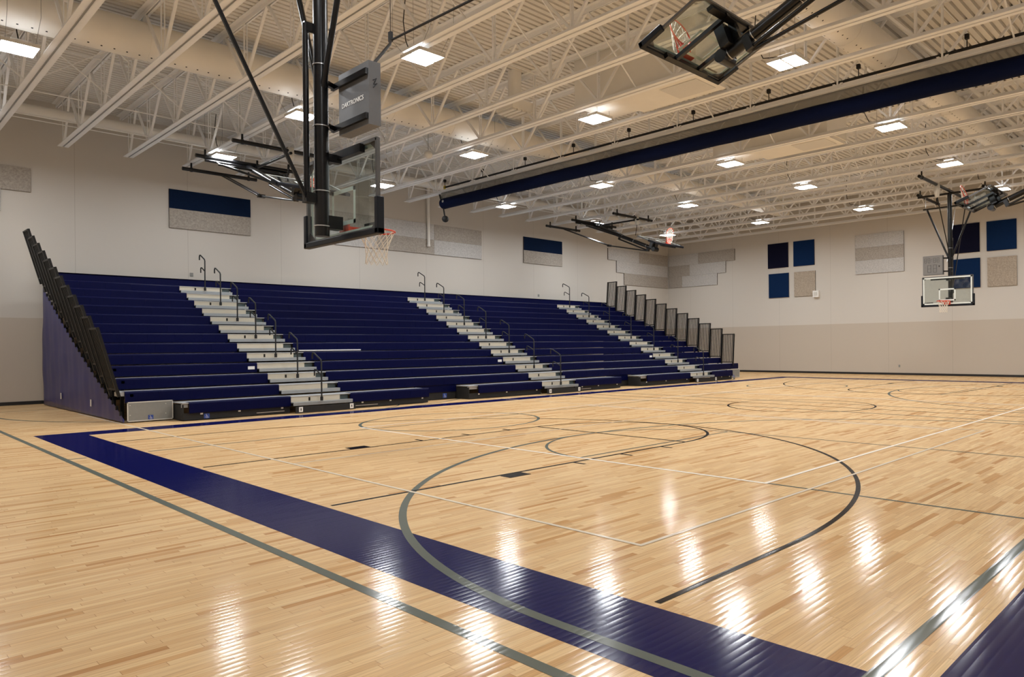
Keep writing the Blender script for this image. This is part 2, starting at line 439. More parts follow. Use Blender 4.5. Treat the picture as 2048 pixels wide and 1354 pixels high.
# ------------------------------------------------------------------ roof joists
JX = lambda k: 1.454+1.581*k
ZB0, ZT0 = 7.53, 8.95
PY = lambda i: 1.18+2.415*i          # bottom panel points
KS = list(range(-3, 19))
YE = PY(-4)-.15
def make_joist():
    t = thing('roof_joist', (0, 0, 0), 'x', 'joist', 'open-web roof joists')
    mb = MB()
    for sg in (-1, 1):
        a, b = sg*.016, sg*.125
        mb.box(min(a, b), max(a, b), YE, 17.8, ZB0, ZB0+.018)
        c = sg*.034
        mb.box(min(a, c), max(a, c), YE, 17.8, ZB0, ZB0+.11)
    mb.build('bottom_chord', 'steel', t)
    mb = MB()
    for sg in (-1, 1):
        a, b = sg*.016, sg*.125
        mb.box(min(a, b), max(a, b), YR, YL, ZT0-.018, ZT0)
        c = sg*.034
        mb.box(min(a, c), max(a, c), YR, YL, ZT0-.11, ZT0)
    mb.build('top_chord', 'steel', t)
    zb, zt = ZB0+.06, ZT0-.06
    # one post and one diagonal of each lean, reused along the joist
    def dup(o, y):
        c = o.copy(); COL.objects.link(c); c.parent = t; c.location = (0, y, 0); return c
    post = MB(); post.beam((-.03, 0, zb), (-.03, 0, zt), .045, .012, (1, 0, 0)); post.beam((.03, 0, zb), (.03, 0, zt), .045, .012, (1, 0, 0))
    post.box(-.03, .03, -.02, .02, zb+.6, zb+.64)
    dl = MB(); dl.beam((0, 0, zb), (0, 1.2075, zt), .055, .05)
    dr = MB(); dr.beam((0, 0, zb), (0, -1.2075, zt), .055, .05)
    p0 = post.build('web_post', 'steel', t, (0, PY(-4), 0))
    l0 = dl.build('web_diagonal', 'steel', t, (0, PY(-4), 0))
    r0 = None
    for i in range(-3, 7):
        dup(p0, PY(i))
        if i < 6: dup(l0, PY(i))
        else: dup(l0, PY(i)-.0)
        if r0 is None: r0 = dr.build('web_diagonal', 'steel', t, (0, PY(i), 0))
        else: dup(r0, PY(i))
    mb = MB(); mb.beam((0, PY(6)+1.2, zt), (0, 17.6, zb), .05); mb.build('end_web', 'steel', t)
    mb = MB(); mb.beam((-.03, 17.6, zb), (-.03, 17.62, zt), .045, .012, (1, 0, 0)); mb.beam((.03, 17.6, zb), (.03, 17.62, zt), .045, .012, (1, 0, 0)); mb.build('end_post', 'steel', t)
    return t
joist0 = make_joist()
for k in KS:
    j = joist0 if k == KS[0] else copy_tree(joist0)
    j.location = (JX(k), 0, 0)
    n = 18-k
    j['label'] = 'cream steel open-web roof joist, ' + ORD[n] + ' from the far end wall'
# bridging rods strung along the joists
BR = [(13.0, 7.66, 'lower'), (13.25, 8.85, 'upper'), (15.4, 7.68, 'lower'), (10.75, 8.84, 'upper'), (16.7, 7.9, 'wall side'), (-3.6, 8.84, 'upper'), (5.9, 8.84, 'upper')]
rods = []
for i, (yy, zz, nm) in enumerate(BR):
    o = MB().tube([(XN, yy, zz), (XF, yy, zz)], .013, 6).build('bridging_rod', 'steel')
    tag(o, 'thin cream bridging rod strung across the joists, ' + ORD[len(BR)-1-sorted(b[0] for b in BR).index(yy)] + ' from the bleacher wall', 'rod', 'bridging rods')
# crossed bridging braces between neighbouring joists
cb = None; ci = 0
for k in range(-2, 18):
    for yy in (12.2, 2.3, -5.1):
        if yy == 2.3 and k in (5, 9): continue      # the air boxes sit here
        if cb is None:
            mb = MB(); d = 1.581
            mb.beam((.03, 0, ZB0+.1), (d-.03, 0, ZT0-.12), .035, .02); mb.beam((.03, .03, ZT0-.12), (d-.03, .03, ZB0+.1), .035, .02)
            cb = mb.build('cross_brace', 'steel'); o = cb
        else:
            o = cb.copy(); COL.objects.link(o)
        o.location = (JX(k), yy, 0)
        row = {12.2: 'bleacher-side row', 2.3: 'middle row', -5.1: 'right-hand row'}[yy]
        tag(o, 'crossed cream bridging pair, %s from the far wall, %s' % (ORD[17-k-(sum(k < q for q in (5, 9)) if yy == 2.3 else 0)], row), 'brace', 'crossed bridging between joists')

# ------------------------------------------------------------------ ducts and plenums
def duct(name, yy, zz, segs, label):
    t = thing(name, (0, yy, zz), label, 'duct')
    for nm, x0, x1, r in segs:
        mb = MB(); mb.tube([(x0, 0, 0), (x1, 0, 0)], r, 28)
        x = x0+.6
        while x < x1-.3:
            mb.tube([(x, 0, 0), (x+.03, 0, 0)], r+.008, 28); x += 1.9
        d = mb.build(nm, 'duct', t)
        if r > .3:          # the line of punched air holes along the flank
            mb = MB()
            x = x0+.2
            while x < x1-.2:
                for ang in (-.62*PI, -.38*PI):
                    c = (x, math.cos(ang)*(r+.001), math.sin(ang)*(r+.001))
                    u = Vector((0, -math.sin(ang), math.cos(ang)))*.016
                    e = Vector((.016, 0, 0)); cc = Vector(c)
                    mb.add([cc-e-u, cc+e-u, cc+e+u, cc-e+u], [(0, 1, 2, 3)])
                x += .22
            mb.build('air_hole_row', 'blackmat', d)
    return t
def reducer(t, x0, r0, r1):
    mb = MB(); mb.tube([(x0, 0, 0), (x0+.12, 0, 0), (x0+.26, 0, 0), (x0+.36, 0, 0), (x0+.42, 0, 0)], [r0, r0*.985, r0*.9, r0*.75, r1], 28, cap=False); mb.build('reducer', 'duct', t)
d1 = duct('air_duct', 9.62, 8.27, [('duct_run', XN+.01, 12., .40), ('narrow_run', 12.3, 20.2, .33), ('end_run', 20.2, 29., .28)], 'fat cream round air duct threaded through the joists on the bleacher side')
reducer(d1, 12., .40, .33)
d2 = duct('air_duct', -2.15, 8.27, [('duct_run', XN+.01, 14.6, .40), ('narrow_run', 14.9, 22., .33), ('end_run', 22., 29., .28)], 'fat cream round air duct threaded through the joists on the right side')
reducer(d2, 14.6, .40, .33)
t = thing('wall_pipe_duct', (0, 17.1, 8.27), 'slim white round duct running close along the bleacher wall under the deck', 'duct')
MB().tube([(XN+.01, 0, 0), (XF-.01, 0, 0)], .14, 18).build('duct_run', 'duct', t)
def plenum(x0, x1, y0, y1, z0, label):
    t = thing('air_plenum', ((x0+x1)/2, (y0+y1)/2, z0), label, 'air handler', 'air handler boxes')
    a, b = (x1-x0)/2, (y1-y0)/2
    MB().box(-a, a, -b, b, .1, ZC-z0).build('case', 'duct', t)
    MB().box(-a+.04, a-.04, -b+.05, b*.35, 0, .1).build('return_hood', 'duct', t)
    MB().box(-a*.6, a*.6, -b*.9, -b*.35, -.02, 0).build('grille', 'fixture', t)
plenum(9.5, 10.8, .7, 4.6, 7.6, 'big cream sheet-metal air box between joists on the near side of the rolled curtain')
plenum(15.83, 17.12, .7, 4.75, 7.6, 'big cream sheet-metal air box between joists beyond the rolled curtain')
# small diffuser box near the first plenum
t = thing('ceiling_diffuser', (9.0, 6.4, 7.75), 'small cream square air diffuser hung between joists near the fat duct', 'diffuser')
MB().box(-.35, .35, -.35, .35, .1, .35).build('neck_box', 'duct', t)
mb = MB()
for i in range(4): mb.box(-.33+.16*i, -.22+.16*i, -.33, .33, .04, .1)
mb.build('louvre', 'fixture', t)
MB().tube([(0, 0, .35), (0, 0, 1.2)], .18, 16).build('collar', 'duct', t)

# ------------------------------------------------------------------ high-bay lights
def make_light():
    t = thing('high_bay_light', (0, 0, 0), 'x', 'light', 'LED high bay lights')
    mb = MB(); mb.box(-.29, .29, -.35, .35, .02, .05)
    for y0, y1 in ((-.35, -.335), (-.02, .02), (.335, .35)): mb.box(-.29, .29, y0, y1, -.015, .02)
    for x0, x1 in ((-.29, -.275), (.275, .29)): mb.box(x0, x1, -.35, .35, -.015, .02)
    mb.build('housing', 'fixture', t)
    for x0 in (-.25, .19):
        MB().box(x0, x0+.06, -.3, .3, .05, .056).build('ceiling_fill_strip', 'ceiling_fill', t)  # glowing strips added on top of the housing to lift the ceiling
    MB().box(-.12, .12, -.16, .16, .05, .14).build('driver_box', 'fixture', t)
    for y0, y1 in ((.02, .335), (-.335, -.02)):
        MB().add([(-.275, y0, .012), (-.275, y1, .012), (.275, y1, .012), (.275, y0, .012)], [(0, 1, 2, 3)]).build('diffuser', 'diffuser', t)
    for sx in (-1, 1):
        for sy in (-1, 1):
            MB().tube([(sx*.22, sy*.3, .05), (sx*.24, sy*.72, .45), (sx*.24, sy*.74, 1.5)], .004, 5, cap=False).build('hanger_wire', 'galv', t)
    MB().tube([(.08, .12, .14), (.1, .3, .22), (.12, .66, .3), (.1, .8, .6), (.06, .82, 1.0), (.1, .8, 1.5)], .011, 6).build('power_cord', 'blackmat', t)
    return t
LX = [-.69, 4.72, 9.86, 15.62, 20.83, 26.3]
LY = [-6.6, -1.25, 4.1, 9.41, 15.1]
SPEC = {(0, 3): (-.69, 9.39), (1, 4): (4.78, 15.11), (1, 3): (4.71, 9.46), (1, 2): (4.735, 4.0), (2, 4): (10.0, 15.17), (2, 3): (9.79, 9.36), (2, 2): (9.83, 4.2), (2, 1): (9.92, -1.36), (3, 4): (15.45, 15.06), (3, 3): (15.4, 9.43), (3, 2): (16.04, 4.2), (3, 1): (15.72, -1.23), (4, 4): (20.95, 15.32), (4, 3): (20.54, 9.4), (4, 2): (20.78, 4.05), (4, 1): (20.97, -1.1), (5, 3): (26.26, 9.42), (5, 2): (26.46, 4.3), (5, 4): (26.15, 15.07)}
L0 = make_light(); first = True
def rewire(o, j, i):
    for c in list(o.children):
        n = c.name.split('.')[0]
        if n in ('hanger_wire', 'power_cord'): bpy.data.objects.remove(c)
    top = .19 if j == 2 else 1.5
    for sx in (-1, 1):
        for sy in (-1, 1):
            MB().tube([(sx*.22, sy*.3, .05), (sx*.22, sy*.3, top)], .004, 5, cap=False).build('hanger_wire', 'galv', o)
    if j != 2: MB().tube([(.08, .12, .14), (.1, .3, .22), (.12, .66, .3), (.1, .8, .6), (.06, .82, 1.0), (.1, .8, 1.5)], .011, 6).build('power_cord', 'blackmat', o)

COLN = ['sixth from the far wall', 'fifth from the far wall', 'fourth from the far wall', 'third from the far wall', 'second from the far wall', 'nearest the far wall']
ROWN = ['right wall row', 'right court row', 'middle row', 'fat duct row', 'bleacher wall row']
for i in range(6):
    for j in range(5):
        x, y = SPEC.get((i, j), (LX[i], LY[j]))
        o = L0 if first else copy_tree(L0); first = False
        o.location = (x, y, 7.4)
        if j == 1 or (j == 2 and i in (2, 3)): rewire(o, j, i)
        o['label'] = 'lit square bay light in the %s, %s' % (ROWN[j], COLN[i])

# ------------------------------------------------------------------ rolled divider curtain
t = thing('divider_curtain', (12.62, 3.5, 6.92), 'long rolled-up navy divider curtain hung under a joist across the whole gym', 'curtain')
y0, y1 = YR+.4-3.5, 15.3-3.5
mb = MB(); pth = []; n = 60
for i in range(n+1):
    q = y0+(y1-y0)*i/n; pth.append((0, q, .215+.004*math.sin(i*.9)))
mb.tube(pth, [.205+.003*math.sin(i*2.1) for i in range(n+1)], 22); mb.build('curtain_roll', 'curtain', t)
MB().box(-.11, -.1, y0, y1, .38, .61).build('mesh_panel', 'mesh', t)
MB().tube([(-.1, y0, .80), (-.1, y1-.2, .80)], .035, 8).build('drive_line', 'blackmat', t)
q = y0+.8
hk = None
while q < y1:
    if hk is None:
        mb = MB(); mb.tube([(-.1, 0, .78), (-.1, 0, 1.0)], .012, 6); mb.box(-.14, -.06, -.04, .04, 1.0, 1.1); hk = mb.build('track_hook', 'blackmat', t, (0, q, 0))
    else:
        o = hk.copy(); COL.objects.link(o); o.parent = t; o.location = (0, q, 0)
    q += 2.4
mb = MB(); mb.beam((-.02, y1+.02, .12), (-.02, y1+.25, .62), .05, .05); mb.build('end_bracket', 'blackmat', t)
mb = MB(); mb.tube([(-.05, y1-.05, .05), (-.1, y1-.22, -.32)], .03, 8); mb.build('weight_rod', 'blackmat', t)
mb = MB(); R_ = .13; mb.lathe([(R_*math.sin(PI*i/10)+1e-4, -R_*math.cos(PI*i/10)) for i in range(11)], (-.1, y1-.25, -.42), 16); mb.build('weight_ball', 'blackmat', t)
mb = MB(); mb.lathe([(.0001, 0), (.05, 0), (.05, .02), (.0001, .02)], (-.215, y1-.25, .25), 12, 0); mb.build('cord_grommet', 'silver', t)
MB().box(-.13, -.09, y1-.3, y1-.2, .62, .86).build('strap_tag', 'yellow', t)

# ------------------------------------------------------------------ basketball hoops
def Rz(o, ang): o.rotation_euler = (0, 0, ang)
def seg(mb, a, b, r, n=5): mb.tube([a, b], r, n, cap=False)
def hoop(loc, rot, label, off, zend, fold=0., near=False, ZP=7.21, hang=None, arm='mast', bars=False, zb=2.95):
    """ceiling-hung hoop; local x points into its court, mast axis on local z; fold swings it up about the top pivot"""
    t = thing('basketball_hoop', loc, label, 'hoop', 'ceiling-hung basketball hoops'); Rz(t, rot)
    MF = Matrix.Translation((0, 0, ZP)) @ Matrix.Rotation(-fold, 4, 'Y') @ Matrix.Translation((0, 0, -ZP))
    B = lambda: MB(MF)
    # mast
    mb = B(); mb.tube([(0, 0, zend), (0, 0, ZP)], .085, 20); mast = mb.build('mast', 'black', t)
    for z in (zend+.12, zend+.55, zend+1.35, zend+2.1):
        mb = B(); mb.tube([(0, 0, z), (0, 0, z+.012)], .094, 20); mb.build('pipe_clamp', 'silver', mast)
    # brace sleeve pipe beside the mast
    mb = B(); mb.tube([(-.17, .03, zend+.42), (-.17, .03, ZP-1.7)], .034, 12)
    mb.box(-.19, .02, .0, .06, ZP-1.78, ZP-1.68); mb.box(-.2, .02, -.03, .09, zend+.4, zend+.52)
    mb.build('brace_sleeve', 'black', t)
    # top cross pipe and sway braces
    mb = B(); mb.tube([(0, -1.0, ZP-.5), (0, 1.0, ZP-.5)], .03, 10); mb.build('top_crossbar', 'black', t)
    for sg in (-1, 1):
        mb = B(); mb.tube([(0, sg*.06, ZP-2.45), (0, sg*.86, ZP-.5)], .035, 10); mb.build('sway_brace', 'black', t)
    mb = MB()
    mb.tube([(0, -1.2, ZP), (0, 1.2, ZP)], .045, 12); piv = mb.build('pivot_pipe', 'black', t)
    mb = B()
    for sg in (-1, 1): mb.tube([(0, sg*.9, ZP), (0, sg*.9, ZP-.52)], .012, 6)
    mb.build('link', 'silver', piv)
    # hanger pipes clamped under the joists, and the folding back brace
    for h in (hang or []):
        mb = MB(); a, b, r = h; mb.tube([a, b], r, 12)
        d = (Vector(b)-Vector(a)).normalized()
        for e, sgn in ((a, 1), (b, -1)):
            c = Vector(e)+d*.25*sgn; mb.tube([c-d*.03, c+d*.03], r+.015, 12)
            mb.box(c.x-.022, c.x+.022, c.y-.022, c.y+.022, c.z, c.z+.215)
        mb.build('hanger_pipe', 'black', t)
    P0 = Vector((-2.05, 0, 7.27))
    foot = MF @ Vector((-.19, 0, zend+.46))
    if fold < .1:
        mb = MB(); mb.beam(P0, foot, .03, .038); mb.build('back_brace', 'black', t)
    else:
        knee = (P0+foot)/2+Vector((.35, 0, -.32))
        if knee.z > 6.6: knee.z = 6.5
        mb = MB()
        for sg in (-.07, .07): mb.tube([P0+Vector((0, sg, 0)), knee+Vector((0, sg, 0))], .025, 8)
        mb.build('back_brace', 'black', t)
        mb = MB(); mb.tube([knee, foot], .028, 8); mb.box(knee.x-.05, knee.x+.05, knee.y-.1, knee.y+.1, knee.z-.05, knee.z+.05); mb.build('knee_link', 'black', t)
    # board carrier
    zt = zb+1.07
    mb = B(); mb.box(.05, off-.04, -.05, .05, zt-.16, zt-.06); mb.build('carrier_arm', 'black', t)
    mb = B(); mb.box(off-.1, off-.035, -.62, .62, zt-.12, zt-.02); mb.build('carrier_rail', 'black', t)
    lo = max(zb+.08, zend+.05)
    mb = B(); mb.box(.05, off-.04, -.07, .07, lo, lo+.16); mb.build('carrier_arm', 'black', t)
    if bars:
        for sg in (-1, 1):
            mb = B(); mb.box(off-.12, off-.06, sg*.28-.03, sg*.28+.03, zb-.02, zt); mb.build('carrier_bar', 'black', t)
        mb = B(); mb.box(off-.13, off-.05, -.5, .5, zb, zb+.07); mb.build('carrier_rail', 'black', t)
        mb = B(); mb.box(.03, off-.05, -.2, .2, zend+.1, zend+.26); mb.build('carrier_plate', 'black', t)
        mb = B(); mb.tube([(0, -.17, zend+.02), (0, .12, zend+.02)], .1, 14); mb.build('mast_foot', 'black', t)
    # glass board with its frame and markings
    HW = .915
    bd = B(); bd.box(off-.012, off, -HW+.02, HW-.02, zb+.02, zt-.02); board = bd.build('backboard', 'glass', t)
    mb = B()
    for y0, y1, z0, z1 in ((-HW-.02, -HW+.025, zb, zt), (HW-.025, HW+.02, zb, zt), (-HW, HW, zt-.03, zt+.012), (-HW, HW, zb-.012, zb+.03)):
        mb.box(off-.05, off-.013, y0, y1, z0, z1)
    mb.build('frame', 'boardframe', board)
    mb = B()
    for sy in (-1, 1):
        for z, sz in ((zt-.03, -1), (zb+.03, 1)):
            y = sy*(HW-.025); q = [(y, z), (y-sy*.17, z), (y, z+sz*.12)]
            mb.prism(q, 0, off-.02, off-.013)
    mb.build('corner_gusset', 'boardframe', board)
    mb = B(); w = .05; xa, xb = off+.0005, off+.0025
    for y0, y1, z0, z1 in ((-HW+.02, -HW+.02+w, zb+.02, zt-.02), (HW-.02-w, HW-.02, zb+.02, zt-.02), (-HW+.02, HW-.02, zt-.02-w, zt-.02), (-HW+.02, HW-.02, zb+.02, zb+.02+w)):
        mb.box(xa, xb, y0, y1, z0, z1)
    mb.build('border_line', 'white', board)
    mb = B(); ts = zb+.15
    for y0, y1, z0, z1 in ((-.305, -.255, ts, ts+.46), (.255, .305, ts, ts+.46), (-.305, .305, ts+.41, ts+.46), (-.305, .305, ts, ts+.05)):
        mb.box(xa, xb, y0, y1, z0, z1)
    mb.build('target_square', 'white', board)
    mb = B(); mb.box(xa, xb, -.78, -.52, zb+.075, zb+.105); mb.build('maker_mark', 'blackmat', board)
    # pad along the bottom edge and up both sides
    mb = B()
    mb.box(off-.075, off+.014, -HW-.06, HW+.06, zb-.062, zb+.014)
    for sg in (-1, 1):
        a, b = sg*(HW-.02), sg*(HW+.06); mb.box(off-.075, off+.014, min(a, b), max(a, b), zb-.06, zb+.38)
    pad = mb.build('board_pad', 'pad', t)
    bv = pad.modifiers.new('soft', 'BEVEL'); bv.width = .012; bv.segments = 2
    # rim, net
    rz = zb+.125; rx = off+.2+.229+.01
    mb = B(); mb.tube([(rx+.229*math.cos(2*PI*i/36), .229*math.sin(2*PI*i/36), rz) for i in range(36)], .011, 8, closed=True)
    mb.box(off+.003, off+.02, -.12, .12, rz-.13, rz+.03)
    mb.box(off+.01, rx-.2, -.09, .09, rz-.025, rz+.006)
    for sg in (-1, 1):
        mb.beam((off+.02, sg*.09, rz-.1), (rx-.08, sg*.2, rz-.01), .02, .02); mb.beam((off+.02, sg*.06, rz-.01), (rx-.1, sg*.2, rz-.004), .02, .012)
    rim = mb.build('rim', 'orange', t)
    mb = B() if fold < .1 else MB(); K = 12; lev = 6
    rad = [.222, .185, .155, .138, .13, .133, .14]; hh = [-.01, -.1, -.17, -.24, -.31, -.37, -.43]
    rc = MF @ Vector((rx, 0, rz)); ax = MF.to_3x3() @ Vector((1, 0, 0)); az = MF.to_3x3() @ Vector((0, 0, 1))
    def NP(i, k):
        a = 2*PI*(k+.5*(i % 2))/K; r = rad[i]; h = hh[i]
        p = Vector((rx+r*math.cos(a), r*math.sin(a), rz+h))
        if fold < .1: return p
        # a folded hoop: the cords still hang straight down from the tilted ring
        q = MF @ Vector((rx+.222*math.cos(a), .222*math.sin(a), rz))
        lowest = rc+Vector((0, 0, -.1)); f = -h/.43
        q = q.lerp(Vector((rc.x+(q.x-rc.x)*.5, q.y*.75, rc.z+(q.z-rc.z)*.5)), f)+Vector((0, 0, h*.75))
        return q
    for i in range(lev):
        for k in range(K):
            a = NP(i, k)
            for kk in ((k, k-1) if i % 2 == 0 else (k, k+1)):
                seg(mb, a, NP(i+1, kk), .0042 if near else .0055, 4)
    mb.build('net', 'net', rim)
    return t
XP = lambda x, r=.05: ((x, -1.25, 7.31), (x, 1.25, 7.31), r)
# main court, near end (lowered)
h1 = hoop((.83, 0, 0), 0., 'lowered hoop nearest the camera seen from behind, black mast and pad', .27, 2.93, near=True,
          hang=[((-2.05, -.9, 7.31), (-2.05, .9, 7.31), .058), ((-2.4, 0, 7.31), (.9, 0, 7.31), .058)])
# main court, far end (lowered)
h2 = hoop((24.8, .13, 0), PI, 'lowered hoop facing the camera in front of the far wall', .40, 3.02,
          hang=[((3.2, 0, 7.31), (-3.8, 0, 7.31), .058), ((0, -1.2, 7.31), (-2.4, -1.2, 7.31), .058), ((0, 1.2, 7.31), (-2.4, 1.2, 7.31), .058)], zb=2.96)
mb = MB(); mb.lathe([(.0001, .25), (.1, .25), (.11, .0), (.07, -.25), (.0001, -.25)], (1.4, 0, 7.1), 14); mb.build('hoist_motor', 'greypale', h2)
MB().tube([(1.4, 0, 6.9), (.1, 0, 4.9)], .02, 8).build('safety_strap', 'black', h2)
MB().tube([(-1.9, -.35, 7.3), (-.05, -.12, 4.6)], .02, 8).build('rear_stay', 'silver', h2)
HG = [((0, -1.45, 7.31), (0, 1.45, 7.31), .058), ((2.45, -1.3, 7.31), (2.45, 1.3, 7.31), .058), ((-2.05, -1.2, 7.31), (-2.05, 1.0, 7.31), .058), ((-.1, .2, 7.22), (2.6, .2, 7.22), .04)]
FOLD = math.radians(68.5)
def folded(loc, rot, label):
    h = hoop(loc, rot, label, .42, 3.17, fold=FOLD, hang=HG, bars=True, zb=2.53)
    mb = MB(); mb.lathe([(.0001, .2), (.09, .2), (.1, .0), (.07, -.2), (.0001, -.2)], (2.45, .25, 7.2), 12); mb.build('hoist_motor', 'greypale', h)
    e = Vector((3.3, 0, 6.05))
    MB().tube([(2.45, .25, 7.0), (2.5, .1, 6.5)], .015, 8).build('hoist_strap', 'blackmat', h)
    return h
folded((5.5, 15.08, 0), -PI/2, 'folded-up hoop hung by the bleacher wall behind the nearest mast')
folded((5.42, -6.6, 0), PI/2, 'folded-up hoop hung high above the near right part of the court')
folded((20.6, 15.0, 0), -PI/2, 'folded-up hoop hung high near the far corner of the bleachers')
folded((20.6, -6.2, 0), PI/2, 'folded-up hoop hung high at the far right beside the far lowered hoop')

# game clocks carried beside the masts
def text(s, size, parent, name, mat, loc, mtx, ext=.0015, sx=1.):
    cu = bpy.data.curves.new(name, 'FONT'); cu.body = s; cu.size = size; cu.extrude = ext; cu.offset = .001; cu.align_x = 'CENTER'; cu.align_y = 'CENTER'
    tmp = bpy.data.objects.new(name, cu); COL.objects.link(tmp)
    me = bpy.data.meshes.new_from_object(tmp.evaluated_get(bpy.context.evaluated_depsgraph_get())); bpy.data.objects.remove(tmp)
    o = bpy.data.objects.new(name, me); COL.objects.link(o); me.materials.clear(); me.materials.append(M[mat]); o.parent = parent
    m4 = mtx.to_4x4(); m4.translation = Vector(loc); o.matrix_local = m4 @ Matrix.Diagonal((sx, 1, 1, 1)); return o
FACE_NX = Matrix(((0, 0, -1), (-1, 0, 0), (0, 1, 0)))      # reads for someone looking along +x
t = thing('game_clock', (1.06, -.365, 4.22), 'grey clock case seen from its back above the nearest backboard', 'clock')
MB().box(0, .15, -.375, .375, 0, .76).build('case', 'clock', t)
for z in (.1, .63):
    mb = MB(); mb.box(-.035, 0, -.36, .52, z-.035, z+.035); mb.beam((-.03, .46, z), (-.2, .36, z), .05, .06); mb.build('mount_arm', 'black', t)
text('DAKTRONICS', .08, t, 'maker_lettering', 'plate', (-.003, .02, .345), FACE_NX, .001, 1.08)
mb = MB(); mb.tube([(.05, -.38, .53), (.09, -.39, .56), (.06, -.385, .48), (.1, -.39, .5), (.05, -.385, .44)], .006, 5); mb.build('cable_loop', 'blackmat', t)
t = thing('game_clock', (24.55, .70, 4.13), 'grey clock with unlit digits beside the far hoop mast', 'clock')
MB().box(0, .15, -.37, .37, 0, .73).build('case', 'clock', t)
MB().box(-.006, 0, -.355, .355, .015, .715).build('face', 'clockface', t)
def digit(mb, y, z, w, h, s=.012):
    for z_ in (z, z+h/2, z+h): mb.box(-.012, -.006, y-w/2, y+w/2, z_-s/2, z_+s/2)
    for y_ in (y-w/2, y+w/2): mb.box(-.012, -.006, y_-s/2, y_+s/2, z, z+h)
mb = MB()
for y in (.27, .14, -.07, -.2): digit(mb, y, .47, .075, .17)
for z in (.52, .59): mb.box(-.012, -.006, .025, .045, z, z+.02)
mb.build('timer_digits', 'digit', t)
mb = MB()
for y in (.13, -.08): digit(mb, y, .1, .12, .28, .016)
mb.build('shot_digits', 'digit', t)
mb = MB(); mb.prism([(-.21, .34), (-.27, .34), (-.24, .28)], 0, -.012, -.006); mb.build('bonus_arrow', 'blackmat', t)
for z in (.12, .62):
    mb = MB(); mb.beam((.08, -.36, z), (.2, -.52, z), .04, .05); mb.beam((.2, -.66, z), (.2, -.5, z), .04, .05); mb.build('mount_arm', 'black', t)
# cord hung from pulleys above the near clock
t = thing('hoist_cord', (1.3, -.6, 4.9), 'black cord rising from the nearest clock to a pulley and on along the joists', 'cord')
MB().tube([(-.16, -.09, .06), (.4, .5, .65), (.75, 1.1, .98)], .018, 8).build('lower_cord', 'blackmat', t)
MB().tube([(.75, 1.1, .98), (.72, -.7, .91), (.7, -3., .84)], .016, 8).build('upper_cord', 'blackmat', t)
mb = MB(); mb.box(.73, .77, 1.07, 1.13, .96, 1.1); mb.tube([(.75, 1.1, 1.1), (.75, 1.1, 2.65)], .005, 5); mb.build('pulley', 'blackmat', t)

# ------------------------------------------------------------------ bleachers
yk = lambda k: 8.885+.67*k
zk = lambda k: .413+.263*k
BX0, BX1 = 1.0, 24.03
AIS = [(4.13, 5.6), (12.0, 13.5), (19.93, 21.43)]
SEC = [(BX0, 4.13), (5.6, 12.0), (13.5, 19.93), (21.43, BX1)]
BL = thing('telescopic_bleacher', (12.5, 13.2, 0), 'pulled-out navy telescopic bleacher with three silver aisles along the left wall', 'bleacher')
BL_inv = Matrix.Translation((-12.5, -13.2, 0))
def BB(): return MB(BL_inv)
def bench(mb, x0, x1, k, drop=.25):
    """row of moulded seat units: rounded nose, skirt down to the deck below"""
    y, z = yk(k), zk(k)
    pr = [(0, -.035), (.012, -.01), (.035, 0), (.27, -.008), (.285, -.02), (.285, -.05), (.05, -.05), (.04, -drop), (.012, -drop), (0, -drop+.02)]
    n = max(1, round((x1-x0)/.61)); w = (x1-x0)/n
    for i in range(n):
        a, b = x0+i*w+.0012, x0+(i+1)*w-.0012
        mb.prism([(y+p, z+q) for p, q in pr], 0, a, b)
